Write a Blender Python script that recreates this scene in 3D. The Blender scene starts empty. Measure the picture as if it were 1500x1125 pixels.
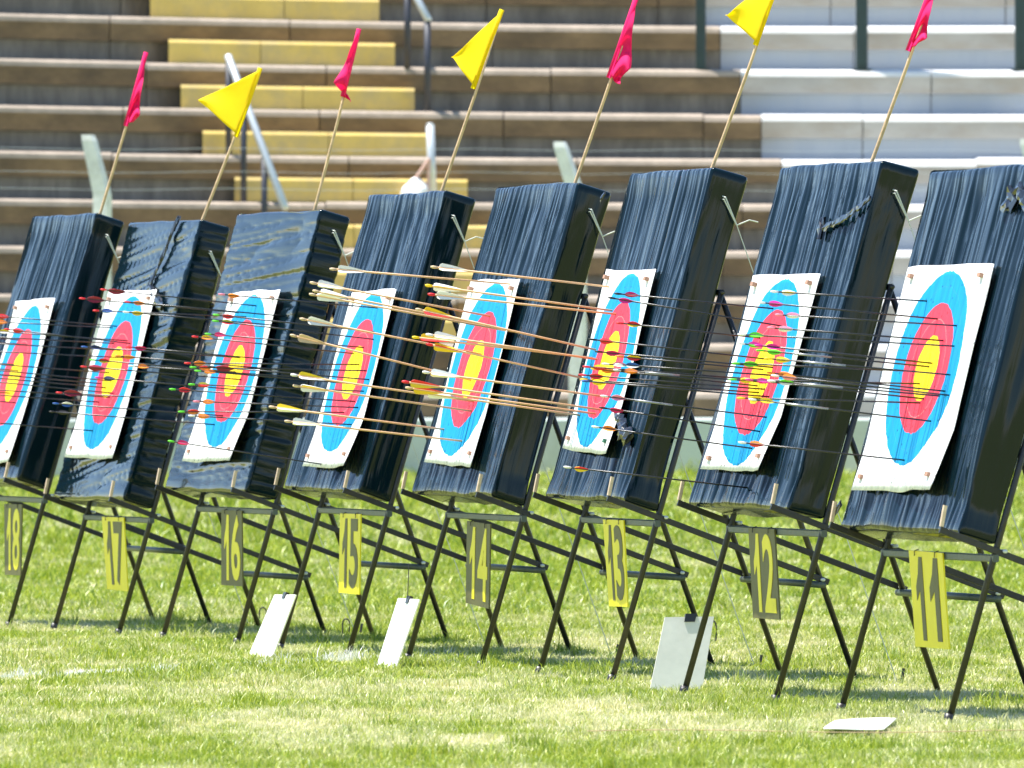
import bpy, math, random
import numpy as np
from mathutils import Vector, noise as mnoise
NW = {11: 'eleven', 12: 'twelve', 13: 'thirteen', 14: 'fourteen', 15: 'fifteen', 16: 'sixteen', 17: 'seventeen', 18: 'eighteen'}
random.seed(7); rng = np.random.default_rng(7)
S = bpy.context.scene; COL = S.collection
# ------------------------------------------------------------------ camera, sky, sun, exposure
F, CX, HY, CH = 15500.0, 750.0, 550.0, 1.18          # focal length in photo pixels, horizon row, eye height
cam = bpy.data.cameras.new('camera'); camo = bpy.data.objects.new('camera', cam); COL.objects.link(camo)
camo.location = (0, 0, CH); camo.rotation_euler = (math.radians(90), 0, 0)
cam.sensor_width = 36; cam.lens = F / 1500 * 36; cam.shift_y = -(562.5 - HY) / 1500
cam.clip_start = 0.5; cam.clip_end = 2000
cam.dof.use_dof = True; cam.dof.focus_distance = 40.5; cam.dof.aperture_fstop = 12
S.camera = camo
SUN_EL, SUN_AZ = math.radians(72), math.radians(-80)  # azimuth from +Y, clockwise; the sun stands left and a little beyond
wd = bpy.data.worlds.new('World'); S.world = wd; wd.use_nodes = True
nt = wd.node_tree; sky = nt.nodes.new('ShaderNodeTexSky'); sky.sky_type = 'NISHITA'; sky.sun_disc = False
sky.sun_elevation = SUN_EL; sky.sun_rotation = SUN_AZ; sky.altitude = 1400; sky.air_density = 1.0; sky.dust_density = 0.1; sky.ozone_density = 1.6
nt.links.new(sky.outputs[0], nt.nodes['Background'].inputs[0]); nt.nodes['Background'].inputs[1].default_value = 0.12
sl = bpy.data.lights.new('sun', 'SUN'); sl.energy = 5.0; sl.angle = math.radians(0.5); sl.color = (1, 0.96, 0.9)
so = bpy.data.objects.new('sun', sl); COL.objects.link(so)
sd = Vector((math.sin(SUN_AZ) * math.cos(SUN_EL), math.cos(SUN_AZ) * math.cos(SUN_EL), math.sin(SUN_EL)))
so.rotation_euler = sd.to_track_quat('Z', 'Y').to_euler(); so.location = (-20, 30, 40)
S.view_settings.view_transform = 'Standard'; S.view_settings.look = 'None'
S.view_settings.exposure = 1.25; S.view_settings.gamma = 1; S.view_settings.use_curve_mapping = False

# ------------------------------------------------------------------ helpers
V = lambda *a: np.array(a, float)
Z1 = V(0, 0, 1)
def P(u, v, D): return V((u - CX) * D / F, D, CH + (HY - v) * D / F)       # photo pixel at a distance -> point
def ray(u, v): return V((u - CX) / F, 1, (HY - v) / F)
EYE = V(0, 0, CH)
def hit(u, v, p0, n):                                                     # photo pixel on a plane of the scene
    d = ray(u, v); t = np.dot(p0 - EYE, n) / np.dot(d, n); return EYE + d * t
def unit(a): return a / np.linalg.norm(a)
def gz(y):                                                                # height of the ground
    t = np.clip((np.asarray(y, float) - 56) / 26, 0, 1); return 0.36 * t * t * (3 - 2 * t)
def ground(u, v):
    D = CH * F / (v - HY); 
    for _ in range(20): D = (CH - float(gz(D))) * F / (v - HY)
    return P(u, v, D)
def thing(name, loc, label, cat, group=None):
    o = bpy.data.objects.new(name, None); COL.objects.link(o); o.location = loc; o.empty_display_size = 0.1
    o['label'] = label; o['category'] = cat
    if group: o['group'] = group
    return o
def base_of(o):
    p = V(*o.location)
    while o.parent: o = o.parent; p = p + V(*o.location)
    return p
def mk(name, verts, faces, mat, parent=None, smooth=False, uv=None, loc=None):
    verts = np.asarray(verts, float)
    if parent is not None: off = base_of(parent)
    else:
        off = V(*loc) if loc is not None else V(*verts.mean(0)); 
        if loc is None: off[2] = verts[:, 2].min()
    me = bpy.data.meshes.new(name); me.from_pydata((verts - off).tolist(), [], [list(map(int, f)) for f in faces])
    for m in (mat if isinstance(mat, (list, tuple)) else [mat]): me.materials.append(m)
    if smooth: me.polygons.foreach_set('use_smooth', [True] * len(me.polygons))
    if uv is not None:
        ul = me.uv_layers.new(name='UVMap'); li = np.empty(len(me.loops), int); me.loops.foreach_get('vertex_index', li)
        ul.data.foreach_set('uv', np.asarray(uv, float)[li].ravel())
    o = bpy.data.objects.new(name, me); COL.objects.link(o)
    if parent is not None: o.parent = parent
    else: o.location = off
    return o
def tag(o, label, cat, group=None, kind=None):
    if label: o['label'] = label
    if cat: o['category'] = cat
    if group: o['group'] = group
    if kind: o['kind'] = kind
    return o
def frame(d):
    d = unit(d); a = np.cross(d, Z1)
    a = V(1, 0, 0) if np.linalg.norm(a) < 1e-3 else unit(a)
    return d, a, np.cross(a, d)
def tube(pts, r, n=8, caps=True):
    pts = [np.asarray(p, float) for p in pts]; vs, fs = [], []
    rr = r if isinstance(r, (list, tuple)) else [r] * len(pts)
    for i, p in enumerate(pts):
        d = pts[min(i + 1, len(pts) - 1)] - pts[max(i - 1, 0)]; d, a, b = frame(d)
        for k in range(n):
            t = 2 * math.pi * (k + .5) / n; vs.append(p + rr[i] * (a * math.cos(t) + b * math.sin(t)))
    for i in range(len(pts) - 1):
        for k in range(n): fs.append((i * n + k, i * n + (k + 1) % n, (i + 1) * n + (k + 1) % n, (i + 1) * n + k))
    if caps: fs.append(tuple(range(n))[::-1]); fs.append(tuple((len(pts) - 1) * n + k for k in range(n)))
    return vs, fs
def bar(p, q, w, h, up=Z1):
    d = unit(q - p); s = unit(np.cross(d, up)); u = np.cross(s, d); vs = []
    b = 0.18 * min(w, h)
    prof = [(w/2-b, h/2), (w/2, h/2-b), (w/2, -h/2+b), (w/2-b, -h/2), (-w/2+b, -h/2), (-w/2, -h/2+b), (-w/2, h/2-b), (-w/2+b, h/2)]
    for e in (p, q): vs += [e + s * x + u * y for x, y in prof]
    fs = [(k, (k + 1) % 8, 8 + (k + 1) % 8, 8 + k) for k in range(8)] + [tuple(range(8))[::-1], tuple(range(8, 16))]
    return vs, fs
def slabq(q, nrm, th):                                                    # four corners given thickness along nrm
    q = [np.asarray(c, float) for c in q]; vs = q + [c - nrm * th for c in q]
    return vs, [(0, 1, 2, 3), (7, 6, 5, 4), (0, 4, 5, 1), (1, 5, 6, 2), (2, 6, 7, 3), (3, 7, 4, 0)]
def merge(*parts):
    vs, fs = [], []
    for v, f in parts:
        o = len(vs); vs += list(v); fs += [tuple(i + o for i in x) for x in f]
    return vs, fs
def vnoise(x, y, seed=0):
    x = np.asarray(x, float) + seed * 17.31; y = np.asarray(y, float) + seed * 9.77
    xi, yi = np.floor(x).astype(np.int64), np.floor(y).astype(np.int64); fx, fy = x - xi, y - yi
    fx = fx * fx * (3 - 2 * fx); fy = fy * fy * (3 - 2 * fy)
    def h(i, j):
        n = (i * 374761393 + j * 668265263 + seed * 1442695041) & 0x7fffffff; n = ((n ^ (n >> 13)) * 1274126177) & 0x7fffffff
        return ((n ^ (n >> 16)) & 0xffff) / 65535.0
    return (h(xi, yi) * (1 - fx) + h(xi + 1, yi) * fx) * (1 - fy) + (h(xi, yi + 1) * (1 - fx) + h(xi + 1, yi + 1) * fx) * fy

# ------------------------------------------------------------------ materials
def mat(name, col, rough=0.6, var=0.0, scale=6.0, bump=0.0, bscale=None, spec=0.5, metal=0.0, stretch=(1, 1, 1), dirt=None, dscale=3.0, damt=0.5, coord='Object', sheen=0):
    m = bpy.data.materials.new(name); m.use_nodes = True; t = m.node_tree; N = t.nodes; L = t.links
    b = N['Principled BSDF']; b.inputs['Roughness'].default_value = rough; b.inputs['Metallic'].default_value = metal
    b.inputs['Specular IOR Level'].default_value = spec; b.inputs['Base Color'].default_value = (*col, 1)
    if var or bump or dirt:
        tc = N.new('ShaderNodeTexCoord'); mp = N.new('ShaderNodeMapping'); mp.inputs['Scale'].default_value = stretch
        L.new(tc.outputs[coord], mp.inputs[0])
        oi = N.new('ShaderNodeObjectInfo'); ad = N.new('ShaderNodeVectorMath'); ad.operation = 'MULTIPLY_ADD'
        L.new(oi.outputs['Random'], ad.inputs[0]); ad.inputs[1].default_value = (37, 23, 11); L.new(mp.outputs[0], ad.inputs[2])
    src = None
    if var:
        n = N.new('ShaderNodeTexNoise'); n.inputs['Scale'].default_value = scale; n.inputs['Detail'].default_value = 6; n.inputs['Roughness'].default_value = .65
        L.new(ad.outputs[0], n.inputs['Vector'])
        r = N.new('ShaderNodeMapRange'); r.inputs[1].default_value = .25; r.inputs[2].default_value = .75
        r.inputs[3].default_value = 1 - var; r.inputs[4].default_value = 1 + var; L.new(n.outputs[0], r.inputs[0])
        mx = N.new('ShaderNodeVectorMath'); mx.operation = 'SCALE'; mx.inputs[0].default_value = col; L.new(r.outputs[0], mx.inputs['Scale'])
        src = mx.outputs[0]
    if dirt:
        n2 = N.new('ShaderNodeTexNoise'); n2.inputs['Scale'].default_value = dscale; n2.inputs['Detail'].default_value = 7; n2.inputs['Roughness'].default_value = .7
        L.new(ad.outputs[0], n2.inputs['Vector'])
        r2 = N.new('ShaderNodeMapRange'); r2.inputs[1].default_value = .42; r2.inputs[2].default_value = .72; r2.inputs[4].default_value = damt
        L.new(n2.outputs[0], r2.inputs[0])
        mm = N.new('ShaderNodeMix'); mm.data_type = 'RGBA'; L.new(r2.outputs[0], mm.inputs[0])
        if src: L.new(src, mm.inputs[6])
        else: mm.inputs[6].default_value = (*col, 1)
        mm.inputs[7].default_value = (*dirt, 1); src = mm.outputs[2]
    if src: L.new(src, b.inputs['Base Color'])
    if bump:
        n3 = N.new('ShaderNodeTexNoise'); n3.inputs['Scale'].default_value = bscale or scale * 5; n3.inputs['Detail'].default_value = 5
        L.new(ad.outputs[0], n3.inputs['Vector']); bp = N.new('ShaderNodeBump'); bp.inputs['Strength'].default_value = bump; bp.inputs['Distance'].default_value = 0.01
        L.new(n3.outputs[0], bp.inputs['Height']); L.new(bp.outputs[0], b.inputs['Normal'])
    return m
def film(name, sx, sy, rot=0.0):
    m = bpy.data.materials.new(name); m.use_nodes = True; t = m.node_tree; N = t.nodes; L = t.links; b = N['Principled BSDF']
    b.inputs['Base Color'].default_value = (.002, .009, .014, 1); b.inputs['IOR'].default_value = 1.33
    tc = N.new('ShaderNodeTexCoord'); mp = N.new('ShaderNodeMapping'); mp.inputs['Rotation'].default_value = (0, 0, rot); mp.inputs['Scale'].default_value = (sx, sy, 1)
    L.new(tc.outputs['UV'], mp.inputs[0]); prev = None
    wob = N.new('ShaderNodeTexNoise'); wob.inputs['Scale'].default_value = 2.5; L.new(tc.outputs['UV'], wob.inputs['Vector'])
    for sc, di in ((1.0, .0018), (3.3, .0006)):
        sv = N.new('ShaderNodeVectorMath'); sv.operation = 'SCALE'; sv.inputs['Scale'].default_value = sc; L.new(mp.outputs[0], sv.inputs[0])
        ad = N.new('ShaderNodeVectorMath'); ad.operation = 'ADD'; L.new(sv.outputs[0], ad.inputs[0]); L.new(wob.outputs['Color'], ad.inputs[1])
        n = N.new('ShaderNodeTexNoise'); n.inputs['Scale'].default_value = 1; n.inputs['Detail'].default_value = 3; n.inputs['Roughness'].default_value = .55; L.new(ad.outputs[0], n.inputs['Vector'])
        bp = N.new('ShaderNodeBump'); bp.inputs['Strength'].default_value = 1; bp.inputs['Distance'].default_value = di; L.new(n.outputs[0], bp.inputs['Height'])
        if prev: L.new(prev, bp.inputs['Normal'])
        prev = bp.outputs[0]
    L.new(prev, b.inputs['Normal'])
    nr = N.new('ShaderNodeTexNoise'); nr.inputs['Scale'].default_value = 7; nr.inputs['Detail'].default_value = 5; L.new(tc.outputs['UV'], nr.inputs['Vector'])
    rr = N.new('ShaderNodeMapRange'); rr.inputs[3].default_value = .05; rr.inputs[4].default_value = .16; L.new(nr.outputs[0], rr.inputs[0]); L.new(rr.outputs[0], b.inputs['Roughness'])
    return m
M = {}
M['film_v'] = film('black_film_upright_folds', 26, 1.1)
M['film_h'] = film('black_film_cross_folds', 1.6, 24, 0.15)
M['film_knot'] = mat('black_film_crumpled', (.01, .012, .016), .12)
M['steel'] = mat('dark_painted_steel', (.012, .013, .014), .4, var=.35, scale=30, bump=.25, dirt=(.06, .045, .03), dscale=14, damt=.35)
M['steel2'] = mat('green_grey_painted_steel', (.05, .075, .07), .45, var=.3, scale=20, bump=.2, dirt=(.14, .11, .08), dscale=12, damt=.4)
M['peg'] = mat('pale_wood_peg', (.55, .42, .3), .7, var=.25, scale=40)
M['pin'] = mat('brown_pin_block', (.36, .2, .14), .7, var=.3, scale=60)
M['pin_g'] = mat('green_pin_block', (.01, .1, .05), .6, var=.3, scale=60)
M['yellow_plate'] = mat('yellow_plate_paint', (.8, .68, .004), .45, var=.08, scale=9, bump=.05)
M['olive_plate'] = mat('olive_plate_paint', (.105, .096, .028), .55, var=.18, scale=12, bump=.08)
M['board'] = mat('white_board', (.8, .8, .79), .55, var=.05, scale=5, bump=.04)
M['board_b'] = mat('grey_board_back', (.76, .73, .66), .65, var=.1, scale=8, bump=.05)
M['bamboo'] = mat('pole_cane', (.5, .35, .2), .6, var=.3, scale=20, bump=.2)
M['pink'] = mat('pink_flag_cloth', (.9, .025, .22), .8, var=.1, scale=20, bump=.15, bscale=220)
M['yflag'] = mat('yellow_flag_cloth', (.92, .74, .0), .8, var=.06, scale=20, bump=.15, bscale=220)
for k in ('pink', 'yflag'):                                              # thin cloth lets light through
    t = M[k].node_tree; b = t.nodes['Principled BSDF']; tr = t.nodes.new('ShaderNodeBsdfTranslucent'); ms = t.nodes.new('ShaderNodeMixShader'); ms.inputs[0].default_value = .55
    tr.inputs[0].default_value = (.95, .04, .3, 1) if k == 'pink' else (.95, .8, .0, 1)
    t.links.new(b.outputs[0], ms.inputs[1]); t.links.new(tr.outputs[0], ms.inputs[2]); t.links.new(ms.outputs[0], t.nodes['Material Output'].inputs[0])
M['rope'] = mat('pale_nylon_cord', (.5, .52, .48), .6)
M['wire'] = mat('dark_wire', (.03, .03, .03), .5)
M['clip'] = mat('black_clip', (.015, .015, .015), .35)
M['nose'] = mat('worn_concrete_edge', (.37, .3, .235), .9, var=.2, scale=4, bump=.3, dirt=(.2, .17, .13), dscale=6)
M['brown'] = mat('stained_brown_concrete', (.19, .128, .066), .9, var=.4, scale=3.5, bump=.3, dirt=(.07, .052, .034), dscale=2.2, damt=.85, stretch=(.6, .6, 1.3))
M['grey'] = mat('grey_stained_riser', (.165, .155, .135), .9, var=.4, scale=4, bump=.3, dirt=(.08, .077, .07), dscale=3, damt=.85, stretch=(1.6, 1.6, .4))
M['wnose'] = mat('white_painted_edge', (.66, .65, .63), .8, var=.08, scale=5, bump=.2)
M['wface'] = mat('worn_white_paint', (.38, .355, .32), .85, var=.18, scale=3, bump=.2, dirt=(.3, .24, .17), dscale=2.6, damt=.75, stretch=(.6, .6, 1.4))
M['wriser'] = mat('white_paint_blue_shade', (.33, .37, .42), .85, var=.14, scale=3, bump=.2, dirt=(.3, .31, .32), dscale=3, damt=.6, stretch=(1.4, 1.4, .5))  # white paint on the risers, bluish shade put into its colour
M['ystep'] = mat('worn_yellow_paint', (.66, .47, .13), .85, var=.14, scale=3, bump=.25, dirt=(.36, .3, .2), dscale=4, damt=.6)
M['wall'] = mat('pale_base_wall', (.52, .58, .55), .85, var=.12, scale=2, bump=.2, dirt=(.3, .3, .26), dscale=2, damt=.6)
M['cpost'] = mat('whitewashed_concrete_post', (.74, .75, .72), .9, var=.1, scale=6, bump=.3, dirt=(.4, .4, .36), dscale=7, damt=.6)
M['gpost'] = mat('dark_green_column_paint', (.012, .03, .03), .45, var=.2, scale=8)
M['rail'] = mat('galvanised_rail', (.52, .56, .58), .4, var=.12, scale=10, metal=.3)
M['dpost'] = mat('dark_rail_post', (.03, .035, .05), .5, var=.2, scale=10)
M['cloth'] = mat('white_cloth', (.8, .8, .8), .9, var=.05, scale=10)
M['strap'] = mat('faded_pink_strap', (.6, .4, .34), .9)
def paper():
    m = bpy.data.materials.new('printed_target_paper'); m.use_nodes = True; t = m.node_tree; N = t.nodes; L = t.links; b = N['Principled BSDF']; b.inputs['Roughness'].default_value = .75
    b.inputs['Specular IOR Level'].default_value = .25
    uv = N.new('ShaderNodeUVMap'); ln = N.new('ShaderNodeVectorMath'); ln.operation = 'LENGTH'; L.new(uv.outputs[0], ln.inputs[0])
    cr = N.new('ShaderNodeValToRGB'); cr.color_ramp.interpolation = 'CONSTANT'; e = cr.color_ramp.elements
    half = N.new('ShaderNodeMath'); half.operation = 'MULTIPLY'; half.inputs[1].default_value = .5; rn = N.new('ShaderNodeTexNoise'); rn.inputs['Scale'].default_value = 9; rn.inputs['Detail'].default_value = 5; L.new(uv.outputs[0], rn.inputs['Vector'])
    rm = N.new('ShaderNodeMath'); rm.operation = 'MULTIPLY_ADD'; L.new(rn.outputs[0], rm.inputs[0]); rm.inputs[1].default_value = .05; L.new(ln.outputs['Value'], rm.inputs[2])
    rs = N.new('ShaderNodeMath'); rs.operation = 'SUBTRACT'; L.new(rm.outputs[0], rs.inputs[0]); rs.inputs[1].default_value = .025; L.new(rs.outputs[0], half.inputs[0]); L.new(half.outputs[0], cr.inputs[0])
    G, R_, B, W_, K = (.9, .62, .01, 1), (.66, .042, .08, 1), (.0, .25, .52, 1), (.8, .8, .8, 1), (.3, .25, .1, 1)
    e[0].position = 0; e[0].color = G; e[1].position = .3333 / 2; e[1].color = R_
    for p, c in ((.3333 / 4 - .0015, (.6, .45, .02, 1)), (.3333 / 4 + .0015, G), (.25 - .0015, (.8, .2, .2, 1)), (.25 + .0015, R_), (.3333, B), (.4167 - .0015, (.02, .25, .5, 1)), (.4167 + .0015, B), (.5, W_)):
        q = e.new(p); q.color = c
    n = N.new('ShaderNodeTexNoise'); n.inputs['Scale'].default_value = 4; n.inputs['Detail'].default_value = 6
    mp = N.new('ShaderNodeMapping'); mp.inputs['Scale'].default_value = (3, .5, 1); L.new(uv.outputs[0], mp.inputs[0]); L.new(mp.outputs[0], n.inputs['Vector'])
    r = N.new('ShaderNodeMapRange'); r.inputs[1].default_value = .3; r.inputs[2].default_value = .7; r.inputs[3].default_value = .8; r.inputs[4].default_value = 1.1; L.new(n.outputs[0], r.inputs[0])
    vo = N.new('ShaderNodeTexVoronoi'); vo.inputs['Scale'].default_value = 11; L.new(uv.outputs[0], vo.inputs['Vector'])
    ho = N.new('ShaderNodeMapRange'); ho.inputs[1].default_value = .1; ho.inputs[2].default_value = .16; ho.inputs[3].default_value = .25; L.new(vo.outputs['Distance'], ho.inputs[0])
    hm = N.new('ShaderNodeMath'); hm.operation = 'MULTIPLY'; L.new(ho.outputs[0], hm.inputs[1]); L.new(r.outputs[0], hm.inputs[0]); r = hm
    mx = N.new('ShaderNodeVectorMath'); mx.operation = 'SCALE'; L.new(cr.outputs[0], mx.inputs[0]); L.new(r.outputs[0], mx.inputs['Scale']); L.new(mx.outputs[0], b.inputs['Base Color'])
    bp = N.new('ShaderNodeBump'); bp.inputs['Strength'].default_value = .25; bp.inputs['Distance'].default_value = .01; L.new(n.outputs[0], bp.inputs['Height']); L.new(bp.outputs[0], b.inputs['Normal'])
    return m
M['paper'] = paper()
ACOL = dict(white=(.8, .8, .78), yellow=(.85, .6, .01), red=(.75, .02, .03), dkred=(.28, .01, .03), orange=(.9, .25, .02), green=(.12, .65, .03), magenta=(.7, .01, .3), pink=(.85, .25, .35), blue=(.02, .1, .4), navy=(.01, .03, .12), black=(.012, .012, .014), crimson=(.65, .0, .12), olive=(.4, .4, .02), wood=(.62, .38, .2), carbon=(.014, .015, .018), glint=(.3, .31, .33), tan=(.6, .45, .28))
AM = {k: mat('arrow_' + k, c, .55 if k not in ('carbon', 'glint') else .32, var=.12 if k in ('wood', 'tan') else 0, scale=60, metal=.5 if k == 'glint' else 0) for k, c in ACOL.items()}

# ------------------------------------------------------------------ ground
def ground_mat():
    m = bpy.data.materials.new('turf_soil'); m.use_nodes = True; t = m.node_tree; N = t.nodes; L = t.links; b = N['Principled BSDF']; b.inputs['Roughness'].default_value = 1; b.inputs['Specular IOR Level'].default_value = .1
    tc = N.new('ShaderNodeTexCoord'); n = N.new('ShaderNodeTexNoise'); n.inputs['Scale'].default_value = 1.3; n.inputs['Detail'].default_value = 9; n.inputs['Roughness'].default_value = .7; L.new(tc.outputs['Object'], n.inputs['Vector'])
    cr = N.new('ShaderNodeValToRGB'); e = cr.color_ramp.elements; e[0].position = .3; e[0].color = (.16, .21, .035, 1); e[1].position = .7; e[1].color = (.45, .4, .2, 1)
    q = e.new(.5); q.color = (.27, .3, .07, 1); L.new(n.outputs[0], cr.inputs[0]); L.new(cr.outputs[0], b.inputs['Base Color'])
    return m
ys = np.concatenate([[-40, 0, 20], np.arange(30, 100, 1.0), [110, 140, 200, 400]]); xs = np.array([-300, -80, -30, -12, -6, -3, 0, 3, 6, 12, 30, 80, 300.])
gv = [(x, y, float(gz(y))) for y in ys for x in xs]; nx = len(xs)
gf = [(j * nx + i, j * nx + i + 1, (j + 1) * nx + i + 1, (j + 1) * nx + i) for j in range(len(ys) - 1) for i in range(nx - 1)]
tag(mk('ground', gv, gf, ground_mat(), loc=(0, 0, 0), smooth=True), None, None, kind='structure')

# grass blades
def make_grass():
    def scatter(y0, y1, dens, marg, hgt, wid):
        ar = (y1 - y0) * (2 * (750 / F * (y0 + y1) / 2 + marg)); n = int(ar * dens)
        y = rng.uniform(y0, y1, n); x = rng.uniform(-1, 1, n) * (750 / F * y + marg)
        return x, y, np.full(n, hgt), np.full(n, wid)
    parts = [scatter(29, 40, 5200, .9, .02, .0035), scatter(40, 52, 3200, 1.1, .021, .0045), scatter(52, 66, 1600, 1.3, .028, .008), scatter(66, 84.3, 1000, 1.6, .04, .012)]
    x, y, h, w = [np.concatenate(a) for a in zip(*parts)]; n = len(x)
    pt = .34 * vnoise(x * 1.9, y * .8, 1) + .36 * vnoise(x * 5, y * 2.2, 2) + .3 * vnoise(x * 13, y * 6, 3)      # dry against green patches
    near_dry = np.exp(-((y - 36.6) / 1.7) ** 2) * (.5 + .5 * np.tanh((x + .3) * 1.2)) + .7 * np.exp(-((y - 39.5) / 1.2) ** 2) * (x < .6)
    green_strip = np.exp(-((y - 32.4) / 1.0) ** 2) + 1.1 * np.clip((y - 50) / 8, 0, 1)
    clump0 = np.clip((vnoise(x * 6, y * 5, 15) * .6 + vnoise(x * 15, y * 13, 16) * .4 - .6) * 5, 0, 1)
    dry = np.clip(-.4 * clump0 + (pt - .48) * 2.7 + .42 + .38 * near_dry - .34 * green_strip + rng.normal(0, .3, n), 0, 1)
    tuft = vnoise(x * 9, y * 4.5, 5); clump = np.clip((vnoise(x * 6, y * 5, 15) * .6 + vnoise(x * 15, y * 13, 16) * .4 - .6) * 5, 0, 1); h = h * (.55 + .9 * rng.random(n)) * (.6 + .8 * tuft) * (1 + 1.3 * clump) * (1.12 - .5 * dry)
    tall = rng.random(n) < .02; h = np.where(tall, h * 1.7, h); h = np.where(y > 83.2, h * 1.6, h)
    g1 = np.array([.1, .2, .008]); g2 = np.array([.44, .49, .045]); st = np.array([.62, .56, .27]); pale = np.array([.74, .7, .5])
    k = rng.random(n)[:, None]; gcol = g1 * (1 - k) + g2 * k; k2 = rng.random(n)[:, None]; scol = st * (1 - k2) + pale * k2
    col = gcol * (1 - dry[:, None]) + scol * dry[:, None]
    # worn chalk line on the turf
    A, B = ground(-80, 998)[:2], ground(720, 957)[:2]; dv = (B - A) / np.linalg.norm(B - A); rel = np.stack([x, y], 1) - A
    dist = np.abs(rel[:, 0] * dv[1] - rel[:, 1] * dv[0]); al = rel @ dv
    ch = (dist < .06 + .05 * vnoise(al * 3, al * 0, 8)) & (al > -1) & (al < 4.4) & (vnoise(al * 1.1 + 3, al * 0, 9) + .35 * rng.random(n) > .5)
    col[ch] = np.array([.72, .74, .7]) * (.8 + .2 * rng.random((ch.sum(), 1)))
    a = rng.uniform(0, 2 * math.pi, n); lean = rng.uniform(.1, .95, n) * h; la = rng.uniform(0, 2 * math.pi, n)
    z0 = gz(y); vx = np.empty((n, 5, 3)); ca, sa = np.cos(a) * w / 2, np.sin(a) * w / 2; cl, sl_ = np.cos(la) * lean, np.sin(la) * lean
    for i, (t, ww) in enumerate(((0, 1), (0, -1), (.55, .8), (.55, -.8), (1, 0))):
        vx[:, i, 0] = x + ca * ww + cl * t * t; vx[:, i, 1] = y + sa * ww + sl_ * t * t; vx[:, i, 2] = z0 - .003 * (t == 0) + h * t * (1 - .18 * t)
    tri = np.array([[0, 1, 3], [0, 3, 2], [2, 3, 4]]); f = (np.arange(n)[:, None, None] * 5 + tri[None]).reshape(-1)
    me = bpy.data.meshes.new('grass'); me.vertices.add(n * 5); me.vertices.foreach_set('co', vx.ravel()); nt_ = n * 3
    me.loops.add(nt_ * 3); me.loops.foreach_set('vertex_index', f); me.polygons.add(nt_); me.polygons.foreach_set('loop_start', np.arange(0, nt_ * 3, 3))
    me.update(calc_edges=True)
    at = me.color_attributes.new('blade', 'FLOAT_COLOR', 'POINT'); c4 = np.ones((n, 5, 4)); c4[:, :, :3] = col[:, None, :]; at.data.foreach_set('color', c4.ravel())
    m = bpy.data.materials.new('grass_blade'); m.use_nodes = True; t = m.node_tree; N = t.nodes; L = t.links; b = N['Principled BSDF']; b.inputs['Roughness'].default_value = .42; b.inputs['Specular IOR Level'].default_value = .5
    ca_ = N.new('ShaderNodeVertexColor'); ca_.layer_name = 'blade'; L.new(ca_.outputs[0], b.inputs['Base Color'])
    tr = N.new('ShaderNodeBsdfTranslucent'); L.new(ca_.outputs[0], tr.inputs[0]); ms = N.new('ShaderNodeMixShader'); ms.inputs[0].default_value = .25
    L.new(b.outputs[0], ms.inputs[1]); L.new(tr.outputs[0], ms.inputs[2]); L.new(ms.outputs[0], N['Material Output'].inputs[0])
    me.materials.append(m); o = bpy.data.objects.new('grass', me); COL.objects.link(o)
    tag(o, 'short patchy green and straw coloured turf with a worn chalk line', 'grass', kind='stuff')
make_grass()

# ------------------------------------------------------------------ bleachers
def bD(X):                                                               # plan curve of the stand
    Xc = np.clip(X, -6, 6.5); return 89.65 - .054 * (Xc - 3.5) ** 2 - .108 * (Xc - 3.5) * (X - Xc)
RISE, TREAD, ZTOP = .386, .5, 4.139
def rowD(k, X): return bD(X) - TREAD * k
def rowZ(k): return ZTOP - RISE * k
BL_ = thing('bleachers', (0, 86, .36), 'curved concrete bleachers with brown steps, yellow aisle and white painted end', 'bleachers')
def extr(name, prof, x0, x1, k, mats, midx, n=None, parent=None):
    n = n or max(2, int((x1 - x0) / .5) + 1); vs = []; m = len(prof)
    for i in range(n):
        X = x0 + (x1 - x0) * i / (n - 1); D = rowD(k, X)
        vs += [(X, D + d, z) for d, z in prof]
    fs = [(i * m + j, (i + 1) * m + j, (i + 1) * m + (j + 1) % m, i * m + (j + 1) % m) for i in range(n - 1) for j in range(m)]
    fs += [tuple(range(m)), tuple((n - 1) * m + j for j in range(m))[::-1]]
    o = mk(name, vs, fs, mats, parent or BL_); mi = [midx[j] for i in range(n - 1) for j in range(m)] + [midx[2], midx[2]]
    o.data.polygons.foreach_set('material_index', mi); return o
def uX(u, k, v=150): 
    X = 0
    for _ in range(8): X = (u - CX) * rowD(k, X) / F
    return X
for k in range(-6, 9):
    z = rowZ(k); h2 = .386 if k < 8 else .30
    wb = uX(1055 + 30 * (k - 0) if k <= 3 else 1145 + 10 * (k - 3), k)    # where the white paint begins on this row
    prof = [(.72, z), (.052, z), (.014, z - .022), (0, z - .058), (0, z - .2), (.075, z - .208), (.075, z - h2 - .06), (.72, z - h2 - .06)]
    extr('step_core', [(.7, z - .03), (.1, z - .03), (.1, z - h2 - .03), (.7, z - h2 - .03)], -13, 13, k, [M['grey']], [0] * 4)
    off = rng.uniform(0, 1.5); cuts = [-13.0]
    while cuts[-1] < 13: cuts.append(cuts[-1] + rng.uniform(1.3, 1.9))
    cuts = sorted([c for c in cuts if abs(c - wb) > .35] + [wb])
    for a, b in zip(cuts[:-1], cuts[1:]):
        white = (a + b) / 2 > wb
        ms = [M['wnose'], M['wface'], M['wriser']] if white else [M['nose'], M['brown'], M['grey']]
        dz = rng.normal(0, .004); pr = [(d + rng.normal(0, .003) * 0, zz + (dz if i < 5 else 0)) for i, (d, zz) in enumerate(prof)]
        extr('slab', pr, a + .005, b - .005, k, ms, [0, 0, 0, 1, 2, 2, 2, 2])
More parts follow.
